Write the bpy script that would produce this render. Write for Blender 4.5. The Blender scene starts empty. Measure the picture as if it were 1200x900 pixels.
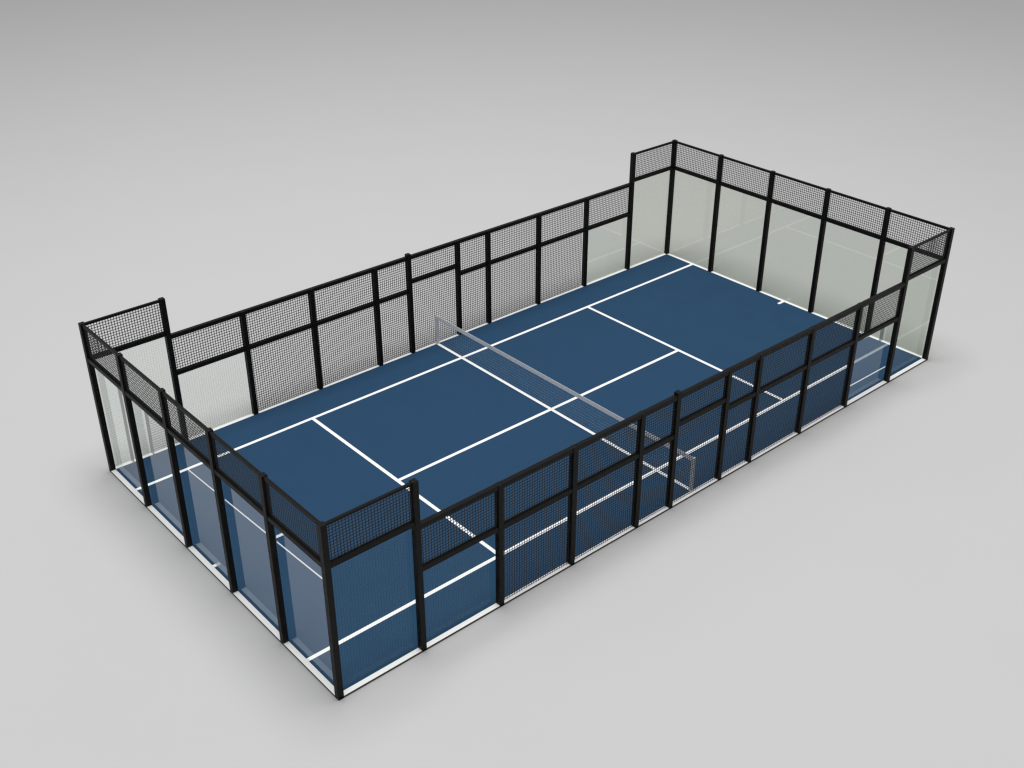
import bpy, bmesh, math, random
from mathutils import Vector, Matrix

scene = bpy.context.scene
COL = scene.collection

# ------------------------------------------------------------------ sizes (m)
L, W = 20.0, 10.02          # outside of the fence line
PW = 0.126                  # square section of the posts
DOOR = 0.867                # half width of the middle bay
H_END, H_SIDE, H_GLASS, H_MID = 3.97, 3.0, 3.12, 2.0
INSET = 0.150               # glass stands this far inside the outer edge
GROUND = -0.05
PITCH, WIRE = 0.0680, 0.0178  # fence mesh


# ------------------------------------------------------------------ materials
def new_mat(name):
    m = bpy.data.materials.new(name)
    m.use_nodes = True
    nt = m.node_tree
    nt.nodes.clear()
    out = nt.nodes.new('ShaderNodeOutputMaterial')
    return m, nt, out


def principled(name, col, rough=0.5, var=0.0, scale=4.0, bump=0.0, spec=0.5, bscale=60.0, rough_var=0.0):
    m, nt, out = new_mat(name)
    b = nt.nodes.new('ShaderNodeBsdfPrincipled')
    nt.links.new(b.outputs[0], out.inputs[0])
    b.inputs['Roughness'].default_value = rough
    b.inputs['Specular IOR Level'].default_value = spec
    b.inputs['Base Color'].default_value = (*col, 1)
    tc = nt.nodes.new('ShaderNodeTexCoord')
    if var or rough_var:
        n = nt.nodes.new('ShaderNodeTexNoise')
        n.inputs['Scale'].default_value = scale
        n.inputs['Detail'].default_value = 6
        nt.links.new(tc.outputs['Object'], n.inputs['Vector'])
    if var:
        r = nt.nodes.new('ShaderNodeMapRange')
        r.inputs['From Min'].default_value = 0.3
        r.inputs['From Max'].default_value = 0.7
        r.inputs['To Min'].default_value = 1 - var
        r.inputs['To Max'].default_value = 1 + var
        nt.links.new(n.outputs['Fac'], r.inputs['Value'])
        mx = nt.nodes.new('ShaderNodeVectorMath')
        mx.operation = 'SCALE'
        mx.inputs[0].default_value = col
        nt.links.new(r.outputs[0], mx.inputs['Scale'])
        nt.links.new(mx.outputs[0], b.inputs['Base Color'])
    if rough_var:
        r2 = nt.nodes.new('ShaderNodeMapRange')
        r2.inputs['From Min'].default_value = 0.3
        r2.inputs['From Max'].default_value = 0.7
        r2.inputs['To Min'].default_value = rough - rough_var
        r2.inputs['To Max'].default_value = rough + rough_var
        nt.links.new(n.outputs['Fac'], r2.inputs['Value'])
        nt.links.new(r2.outputs[0], b.inputs['Roughness'])
    if bump:
        n2 = nt.nodes.new('ShaderNodeTexNoise')
        n2.inputs['Scale'].default_value = bscale
        n2.inputs['Detail'].default_value = 3
        nt.links.new(tc.outputs['Object'], n2.inputs['Vector'])
        bp = nt.nodes.new('ShaderNodeBump')
        bp.inputs['Strength'].default_value = bump
        bp.inputs['Distance'].default_value = 0.01
        nt.links.new(n2.outputs['Fac'], bp.inputs['Height'])
        nt.links.new(bp.outputs[0], b.inputs['Normal'])
    return m


def schlick(nt, f0):
    """reflectance of one glass surface, the same from both sides"""
    g = nt.nodes.new('ShaderNodeNewGeometry')
    d = nt.nodes.new('ShaderNodeVectorMath'); d.operation = 'DOT_PRODUCT'
    nt.links.new(g.outputs['Normal'], d.inputs[0])
    nt.links.new(g.outputs['Incoming'], d.inputs[1])
    a = nt.nodes.new('ShaderNodeMath'); a.operation = 'ABSOLUTE'
    nt.links.new(d.outputs['Value'], a.inputs[0])
    s = nt.nodes.new('ShaderNodeMath'); s.operation = 'SUBTRACT'; s.use_clamp = True
    s.inputs[0].default_value = 1
    nt.links.new(a.outputs[0], s.inputs[1])
    p = nt.nodes.new('ShaderNodeMath'); p.operation = 'POWER'
    nt.links.new(s.outputs[0], p.inputs[0]); p.inputs[1].default_value = 5
    m = nt.nodes.new('ShaderNodeMath'); m.operation = 'MULTIPLY_ADD'
    nt.links.new(p.outputs[0], m.inputs[0])
    m.inputs[1].default_value = 1 - f0
    m.inputs[2].default_value = f0
    return m.outputs[0]


def glass_face(name, tint, f0=0.04, gloss=1.0, refract=0.0, ior=1.5, grid=None):
    """tinted see-through sheet with a Fresnel mirror; grid = (pitch, width, tint of the wires)"""
    m, nt, out = new_mat(name)
    t = nt.nodes.new('ShaderNodeBsdfTransparent')
    t.inputs[0].default_value = (*tint, 1)
    body = t.outputs[0]
    if grid:
        pitch, wd, gt = grid
        tc = nt.nodes.new('ShaderNodeTexCoord')
        sp = nt.nodes.new('ShaderNodeSeparateXYZ')
        nt.links.new(tc.outputs['Object'], sp.inputs[0])
        masks = []
        for ax in (0, 2):
            md = nt.nodes.new('ShaderNodeMath'); md.operation = 'FLOORED_MODULO'
            nt.links.new(sp.outputs[ax], md.inputs[0]); md.inputs[1].default_value = pitch
            lt = nt.nodes.new('ShaderNodeMath'); lt.operation = 'LESS_THAN'
            nt.links.new(md.outputs[0], lt.inputs[0]); lt.inputs[1].default_value = wd
            masks.append(lt.outputs[0])
        mx = nt.nodes.new('ShaderNodeMath'); mx.operation = 'MAXIMUM'
        nt.links.new(masks[0], mx.inputs[0]); nt.links.new(masks[1], mx.inputs[1])
        t2 = nt.nodes.new('ShaderNodeBsdfTransparent')
        t2.inputs[0].default_value = (*gt, 1)
        mm = nt.nodes.new('ShaderNodeMixShader')
        nt.links.new(mx.outputs[0], mm.inputs[0])
        nt.links.new(t.outputs[0], mm.inputs[1]); nt.links.new(t2.outputs[0], mm.inputs[2])
        body = mm.outputs[0]
    if refract:
        rf = nt.nodes.new('ShaderNodeBsdfRefraction')
        rf.inputs['Color'].default_value = (*tint, 1)
        rf.inputs['Roughness'].default_value = 0
        rf.inputs['IOR'].default_value = ior
        g = nt.nodes.new('ShaderNodeNewGeometry')
        k = nt.nodes.new('ShaderNodeMath'); k.operation = 'MULTIPLY_ADD'
        nt.links.new(g.outputs['Backfacing'], k.inputs[0])
        k.inputs[1].default_value = -refract; k.inputs[2].default_value = refract
        mm = nt.nodes.new('ShaderNodeMixShader')
        nt.links.new(k.outputs[0], mm.inputs[0])
        nt.links.new(body, mm.inputs[1]); nt.links.new(rf.outputs[0], mm.inputs[2])
        body = mm.outputs[0]
    if gloss:
        gl = nt.nodes.new('ShaderNodeBsdfGlossy')
        gl.inputs['Roughness'].default_value = 0.0
        gl.inputs['Color'].default_value = (gloss, gloss, gloss, 1)
        mm = nt.nodes.new('ShaderNodeMixShader')
        nt.links.new(schlick(nt, f0), mm.inputs[0])
        nt.links.new(body, mm.inputs[1]); nt.links.new(gl.outputs[0], mm.inputs[2])
        body = mm.outputs[0]
    nt.links.new(body, out.inputs[0])
    return m


M_FLOOR = principled('floor_grey', (0.520, 0.520, 0.520), 0.9, var=0.006, scale=0.35, spec=0.05)
M_BLUE = principled('court_blue', (0.0215, 0.0605, 0.1205), 0.8, var=0.03, scale=1.3, bump=0.15, spec=0.06, bscale=220)
M_EDGE = principled('slab_edge', (0.03, 0.028, 0.026), 0.7, var=0.1)
M_LINE = principled('line_white', (0.95, 0.95, 0.95), 0.7, var=0.01, scale=6, spec=0.2)
M_BLACK = principled('powder_coat_black', (0.0055, 0.0050, 0.0047), 0.5, var=0.15, scale=9, bump=0.05, spec=0.12, rough_var=0.08)
M_WIRE = principled('wire_black', (0.018, 0.0175, 0.017), 0.5, var=0.1, scale=15, spec=0.25)
M_TAPE = principled('net_tape_grey', (0.72, 0.73, 0.77), 0.7, var=0.04, scale=12, spec=0.2)
M_NPOST = principled('net_post_grey', (0.60, 0.60, 0.62), 0.45, var=0.04, scale=12)
M_NET = principled('net_cord', (0.34, 0.40, 0.47), 0.8, var=0.05, scale=20, spec=0.2)

TINT = (0.765, 0.790, 0.735)
M_GREEN = glass_face('green_glass', TINT, f0=0.06)
M_PLAIN = glass_face('green_glass_back', (0.99, 1.0, 0.99), gloss=0)
M_GREYG = glass_face('thick_glass', (0.98, 1.0, 1.0), f0=0.05, gloss=1.0, refract=0.72, ior=1.52)
M_CLEAR = glass_face('clear_glass', (0.95, 0.97, 0.945), f0=0.02, gloss=0.6)
M_WIRED = glass_face('wired_glass', (0.99, 1.0, 0.985), f0=0.015, gloss=0.5, grid=(0.0625, 0.016, (0.80, 0.82, 0.81)))
M_GEDGE = glass_face('glass_edge', (0.80, 0.88, 0.82), gloss=0)


# ------------------------------------------------------------------ mesh helpers
def add_box(bm, a, b, slot=0):
    x0, y0, z0 = a
    x1, y1, z1 = b
    v = [bm.verts.new(p) for p in ((x0, y0, z0), (x1, y0, z0), (x1, y1, z0), (x0, y1, z0),
                                   (x0, y0, z1), (x1, y0, z1), (x1, y1, z1), (x0, y1, z1))]
    fs = []
    for q in ((0, 3, 2, 1), (4, 5, 6, 7), (0, 1, 5, 4), (1, 2, 6, 5), (2, 3, 7, 6), (3, 0, 4, 7)):
        f = bm.faces.new([v[i] for i in q])
        f.material_index = slot
        fs.append(f)
    return fs          # bottom, top, -y, +x, +y, -x


def link(name, bm, mats, parent=None, bevel=0.0):
    me = bpy.data.meshes.new(name)
    if bevel:
        bmesh.ops.bevel(bm, geom=list(bm.edges), offset=bevel, segments=2, affect='EDGES', profile=0.6)
    bm.to_mesh(me)
    bm.free()
    for m in (mats if isinstance(mats, (list, tuple)) else [mats]):
        me.materials.append(m)
    o = bpy.data.objects.new(name, me)
    COL.objects.link(o)
    if parent:
        o.parent = parent
    return o


def thing(name, label, cat, loc=(0, 0, 0), rz=0.0, group=None):
    o = bpy.data.objects.new(name, None)
    o.empty_display_size = 0.3
    COL.objects.link(o)
    o.location = loc
    o.rotation_euler = (0, 0, rz)
    o['label'] = label
    o['category'] = cat
    o['kind'] = 'thing'
    if group:
        o['group'] = group
    return o


def box_part(name, a, b, mat, parent, bevel=0.0):
    bm = bmesh.new()
    add_box(bm, a, b)
    return link(name, bm, mat, parent, bevel)


# ------------------------------------------------------------------ fence parts
# every fence is built along its own +x; y = 0 is the outer face, +y is towards the court
def post(par, x, h):
    return box_part('post', (x - PW / 2, 0, GROUND), (x + PW / 2, PW, h), M_BLACK, par, 0.006)


def rail(par, name, x0, x1, z0, z1, y0=0.010, y1=PW - 0.016):
    return box_part(name, (x0 + 0.001, y0, z0), (x1 - 0.001, y1, z1), M_BLACK, par, 0.004)


def wire(bm, p, q, r, flat=1.0):
    """six-sided wire from p to q; flat < 1 presses it thinner across y"""
    p, q = Vector(p), Vector(q)
    d = (q - p).normalized()
    u = d.orthogonal().normalized()
    w = d.cross(u)
    ring = []
    for c in (p, q):
        row = []
        for k in range(6):
            o = (u * math.cos(k * math.pi / 3 + 0.2) + w * math.sin(k * math.pi / 3 + 0.2)) * r
            o.y *= flat
            row.append(bm.verts.new(c + o))
        ring.append(row)
    for k in range(6):
        f = bm.faces.new((ring[0][k], ring[0][(k + 1) % 6], ring[1][(k + 1) % 6], ring[1][k]))
        f.smooth = True


def mesh_panel(par, x0, x1, z0, z1, yc=0.068, gap0=0.0, gap1=0.0):
    """welded steel mesh: upright wires in front of level wires"""
    bm = bmesh.new()
    x0 += gap0
    x1 -= gap1
    r = WIRE / 2
    n = max(1, round((x1 - x0) / PITCH))
    for i in range(n + 1):
        x = x0 + (x1 - x0) * i / n
        x = min(max(x, x0 + r), x1 - r)
        wire(bm, (x, yc - r * .42, z0), (x, yc - r * .42, z1), r, .45)
    n = max(1, round((z1 - z0) / PITCH))
    for i in range(n + 1):
        z = z0 + (z1 - z0) * i / n
        z = min(max(z, z0 + r), z1 - r)
        wire(bm, (x0, yc + r * .42, z), (x1, yc + r * .42, z), r, .45)
    return link('mesh_panel', bm, M_WIRE, par)


def glass_pane(par, x0, x1, z0, z1, front, back=None, y=INSET, face='inner', t=0.012):
    """front material on the face that mirrors, plain on the other, green on the edges"""
    bm = bmesh.new()
    fs = add_box(bm, (x0, y, z0), (x1, y + t, z1), 2)
    inner, outer = fs[4], fs[2]
    (inner if face == 'inner' else outer).material_index = 0
    (outer if face == 'inner' else inner).material_index = 1
    return link('glass_pane', bm, [front, back or M_PLAIN, M_GEDGE], par)


RT = 0.106                                     # depth of the deep rails
GZ0 = 0.012                                   # glass starts just above the court


def end_wall(label, loc, rz, front, face, outer):
    t = thing('glass_fence', label, 'fence', loc, rz, 'glass end walls of the court')
    xs = [PW / 2] + [W * k / 5 for k in range(1, 5)] + [W - PW / 2]
    for x in xs:
        post(t, x, H_END + 0.012)
    for k in range(5):
        a, b = xs[k] + PW / 2, xs[k + 1] - PW / 2
        rail(t, 'top_rail', a, b, H_END - 0.06, H_END - 0.004, 0.035, 0.095)
        rail(t, 'mid_rail', a, b, H_GLASS - RT, H_GLASS)
        mesh_panel(t, a, b, H_GLASS, H_END - 0.06)
        if outer:                             # pane in the outer part of the frame, between the posts
            glass_pane(t, a + 0.001, b - 0.001, GZ0, H_GLASS - RT - 0.001, front, face=face, y=0.02)
        else:                                 # pane on the court side of the posts
            g0 = INSET + 0.002 if k == 0 else xs[k] + 0.04
            g1 = W - INSET - 0.002 if k == 4 else xs[k + 1] - 0.04
            glass_pane(t, g0, g1, GZ0, H_GLASS - RT + 0.03, front, face=face)
    return t


def side_fence(label, loc, rz, glass, outer):
    """glass: materials of the four low panes by bay, in the fence's own order along +x"""
    t = thing('side_fence', label, 'fence', loc, rz, 'long side fences of the court')
    xs = [PW / 2, 2, 4, 6, 8, 10 - DOOR, 10 + DOOR, 12, 14, 16, 18, L - PW / 2]
    yc = 0.030 if outer else 0.068
    tall_door = xs[6] if outer else xs[5]
    for x in xs[1:-1]:
        h = H_END + 0.012 if x in (2, 18) else H_SIDE - 0.004
        if x == tall_door:
            h = H_SIDE + 0.07
        post(t, x, h)
    for k in range(11):
        a = PW if k == 0 else xs[k] + PW / 2
        b = L - PW if k == 10 else xs[k + 1] - PW / 2
        if k in (0, 10):                      # tall corner bays
            rail(t, 'top_rail', a, b, H_END - 0.06, H_END - 0.004, 0.035, 0.095)
            rail(t, 'mid_rail', a, b, H_GLASS - RT, H_GLASS)
            mesh_panel(t, a, b, H_GLASS, H_END - 0.06)
            m, f = glass[0 if k == 0 else 3]
            if outer:
                glass_pane(t, a + 0.001, b - 0.001, GZ0, H_GLASS - RT - 0.001, m, face=f, y=0.02)
            else:
                g0 = INSET + 0.016 if k == 0 else xs[k] + 0.04
                g1 = L - INSET - 0.016 if k == 10 else xs[k + 1] - 0.04
                glass_pane(t, g0, g1, GZ0, H_GLASS - RT + 0.03, m, face=f)
        else:
            rail(t, 'top_rail', a, b, H_SIDE - RT, H_SIDE)
            if k in (1, 9):                   # half-height glass
                rail(t, 'mid_rail', a, b, H_MID - RT, H_MID)
                mesh_panel(t, a, b, H_MID, H_SIDE - RT, yc=yc)
                m, f = glass[1 if k == 1 else 2]
                if outer:
                    glass_pane(t, a + 0.001, b - 0.001, GZ0, H_MID - RT - 0.001, m, face=f, y=0.02)
                else:
                    glass_pane(t, xs[k] + 0.04, xs[k + 1] - 0.04, GZ0, H_MID - RT + 0.03, m, face=f)
            else:
                z = H_MID + (0.27 if k == 5 else 0)
                rail(t, 'mid_rail', a, b, z - RT, z)
                g = 0.06 if outer and k == 2 else 0.0     # this mesh stops short of its post
                mesh_panel(t, a, b, z, H_SIDE - RT, yc=yc, gap0=g)
                mesh_panel(t, a, b, 0.012, z - RT, yc=yc, gap0=g)
    return t


# ------------------------------------------------------------------ setting
bm = bmesh.new()
S = 400
bmesh.ops.create_grid(bm, x_segments=8, y_segments=8, size=S)
fl = link('floor', bm, M_FLOOR)
fl.location = (10, 10, GROUND)
fl['kind'] = 'structure'

# ------------------------------------------------------------------ court
court = thing('tennis_court', 'flat blue sports court slab marked out with white lines inside the black fencing',
              'court', (L / 2, W / 2, GROUND))
bm = bmesh.new()
fs = add_box(bm, (-L / 2, -W / 2, 0.0), (L / 2, W / 2, -GROUND), 1)
fs[1].material_index = 0
link('slab', bm, [M_BLUE, M_EDGE], court)

Z = -GROUND


def line(name, x0, y0, x1, y1, lift):
    return box_part(name, (x0 - L / 2, y0 - W / 2, Z + 0.0005), (x1 - L / 2, y1 - W / 2, Z + lift), M_LINE, court)


LW = 0.09
SD, SL = 1.25, 5.0
EW = 0.114
line('side_boundary_line', 0, 0, L, EW, 0.004)
line('side_boundary_line', 0, W - EW, L, W, 0.004)
line('end_boundary_line', 0, EW, EW, W - EW, 0.004)
line('end_boundary_line', L - EW, EW, L, W - EW, 0.004)
for y in (SD, W - SD):
    line('sideline', EW, y - LW / 2, L - EW, y + LW / 2, 0.004)
for x in (SL, L - SL):
    line('service_line', x - LW / 2, SD + LW / 2, x + LW / 2, W - SD - LW / 2, 0.004)
line('net_line', L / 2 - LW / 2, EW, L / 2 + LW / 2, W - EW, 0.0048)
line('centre_line', SL + LW / 2, W / 2 - LW / 2, L / 2 - LW / 2, W / 2 + LW / 2, 0.004)
line('centre_line', L / 2 + LW / 2, W / 2 - LW / 2, L - SL - LW / 2, W / 2 + LW / 2, 0.004)
line('centre_mark', EW, W / 2 - LW / 2, EW + 0.16, W / 2 + LW / 2, 0.004)
line('centre_mark', L - EW - 0.24, W / 2 - LW / 2, L - EW, W / 2 + LW / 2, 0.004)

# ------------------------------------------------------------------ fences
side_fence('black side fence nearest the viewer, its mesh seen against the blue court',
           (0, 0, 0), 0, [(M_WIRED, 'inner'), (M_WIRED, 'inner'), (M_GREYG, 'outer'), (M_CLEAR, 'inner')], False)
# the other side: turned half round, so its own x runs from the right end to the left
side_fence('black side fence behind the net, seen from inside with the pale floor through its mesh',
           (L, W, 0), math.pi, [(M_GREEN, 'inner'), (M_GREEN, 'inner'), (M_WIRED, 'inner'), (M_WIRED, 'inner')], True)
end_wall('glass end wall on the left, seen from outside, greyish panes over the near baseline',
         (0, W, 0), -math.pi / 2, M_GREYG, 'outer', False)
end_wall('pale green glass end wall behind the far baseline on the right, seen from inside',
         (L, 0, 0), math.pi / 2, M_GREEN, 'inner', True)

# ------------------------------------------------------------------ net
NY0, NY1, NH = 0.12, W - 0.10, 0.92
net = thing('court_net', 'low net with a flat grey top band stretched across the middle of the blue court', 'net',
            (L / 2, W / 2, 0))


def ny(y):
    return y - W / 2


for y in (NY0 + 0.03, NY1 - 0.03):
    box_part('net_post', (-0.038, ny(y) - 0.03, 0.0055), (0.038, ny(y) + 0.03, NH), M_NPOST, net, 0.004)
box_part('top_band', (-0.004, ny(NY0) + 0.061, NH - 0.125), (0.004, ny(NY1) - 0.061, NH - 0.003), M_TAPE, net, 0.001)
bm = bmesh.new()
r = 0.0013
n = round((NY1 - NY0 - 0.12) / 0.085)
for i in range(1, n):
    y = ny(NY0 + 0.06) + (NY1 - NY0 - 0.12) * i / n
    wire(bm, (0, y, 0.03), (0, y, NH - 0.125), r)
for i in range(10):
    z = 0.03 + 0.0838 * i
    wire(bm, (0.003, ny(NY0) + 0.06, z), (0.003, ny(NY1) - 0.06, z), r)
link('net_mesh', bm, M_NET, net)

# ------------------------------------------------------------------ camera
F_PX, CAM = 1336.69, (-7.6708, -13.7446, 15.6763)
YAW, PITCH_A, ROLL = 0.855347, -0.524691, -0.000607
fw = Vector((math.cos(PITCH_A) * math.cos(YAW), math.cos(PITCH_A) * math.sin(YAW), math.sin(PITCH_A)))
rt = fw.cross(Vector((0, 0, 1))).normalized()
up = rt.cross(fw)
rt2 = rt * math.cos(ROLL) + up * math.sin(ROLL)
up2 = up * math.cos(ROLL) - rt * math.sin(ROLL)
cd = bpy.data.cameras.new('camera')
cam = bpy.data.objects.new('camera', cd)
COL.objects.link(cam)
cam.matrix_world = Matrix((rt2, up2, -fw)).transposed().to_4x4()
cam.location = CAM
cd.sensor_width = 36
cd.lens = 36 * F_PX / 1200
cd.clip_start = 0.1
cd.clip_end = 2000
scene.camera = cam

# ------------------------------------------------------------------ light
w = bpy.data.worlds.new('World')
scene.world = w
w.use_nodes = True
bg = w.node_tree.nodes['Background']
bg.inputs[0].default_value = (1, 1, 1, 1)
bg.inputs[1].default_value = 0.515

ld = bpy.data.lights.new('studio_lamp', 'AREA')
ld.shape = 'DISK'
ld.size = 34
ld.energy = 31500
ld.color = (1.0, 1.0, 1.0)
lo = bpy.data.objects.new('studio_lamp', ld)
COL.objects.link(lo)
lo.location = (7, 5, 63)

# ------------------------------------------------------------------ render settings
scene.render.engine = 'CYCLES'
scene.view_settings.view_transform = 'Standard'
scene.view_settings.look = 'None'
scene.view_settings.exposure = 0
scene.view_settings.gamma = 1
scene.cycles.max_bounces = 24
scene.cycles.transparent_max_bounces = 48
scene.cycles.transmission_bounces = 16
scene.cycles.use_denoising = True
scene.cycles.filter_width = 1.35
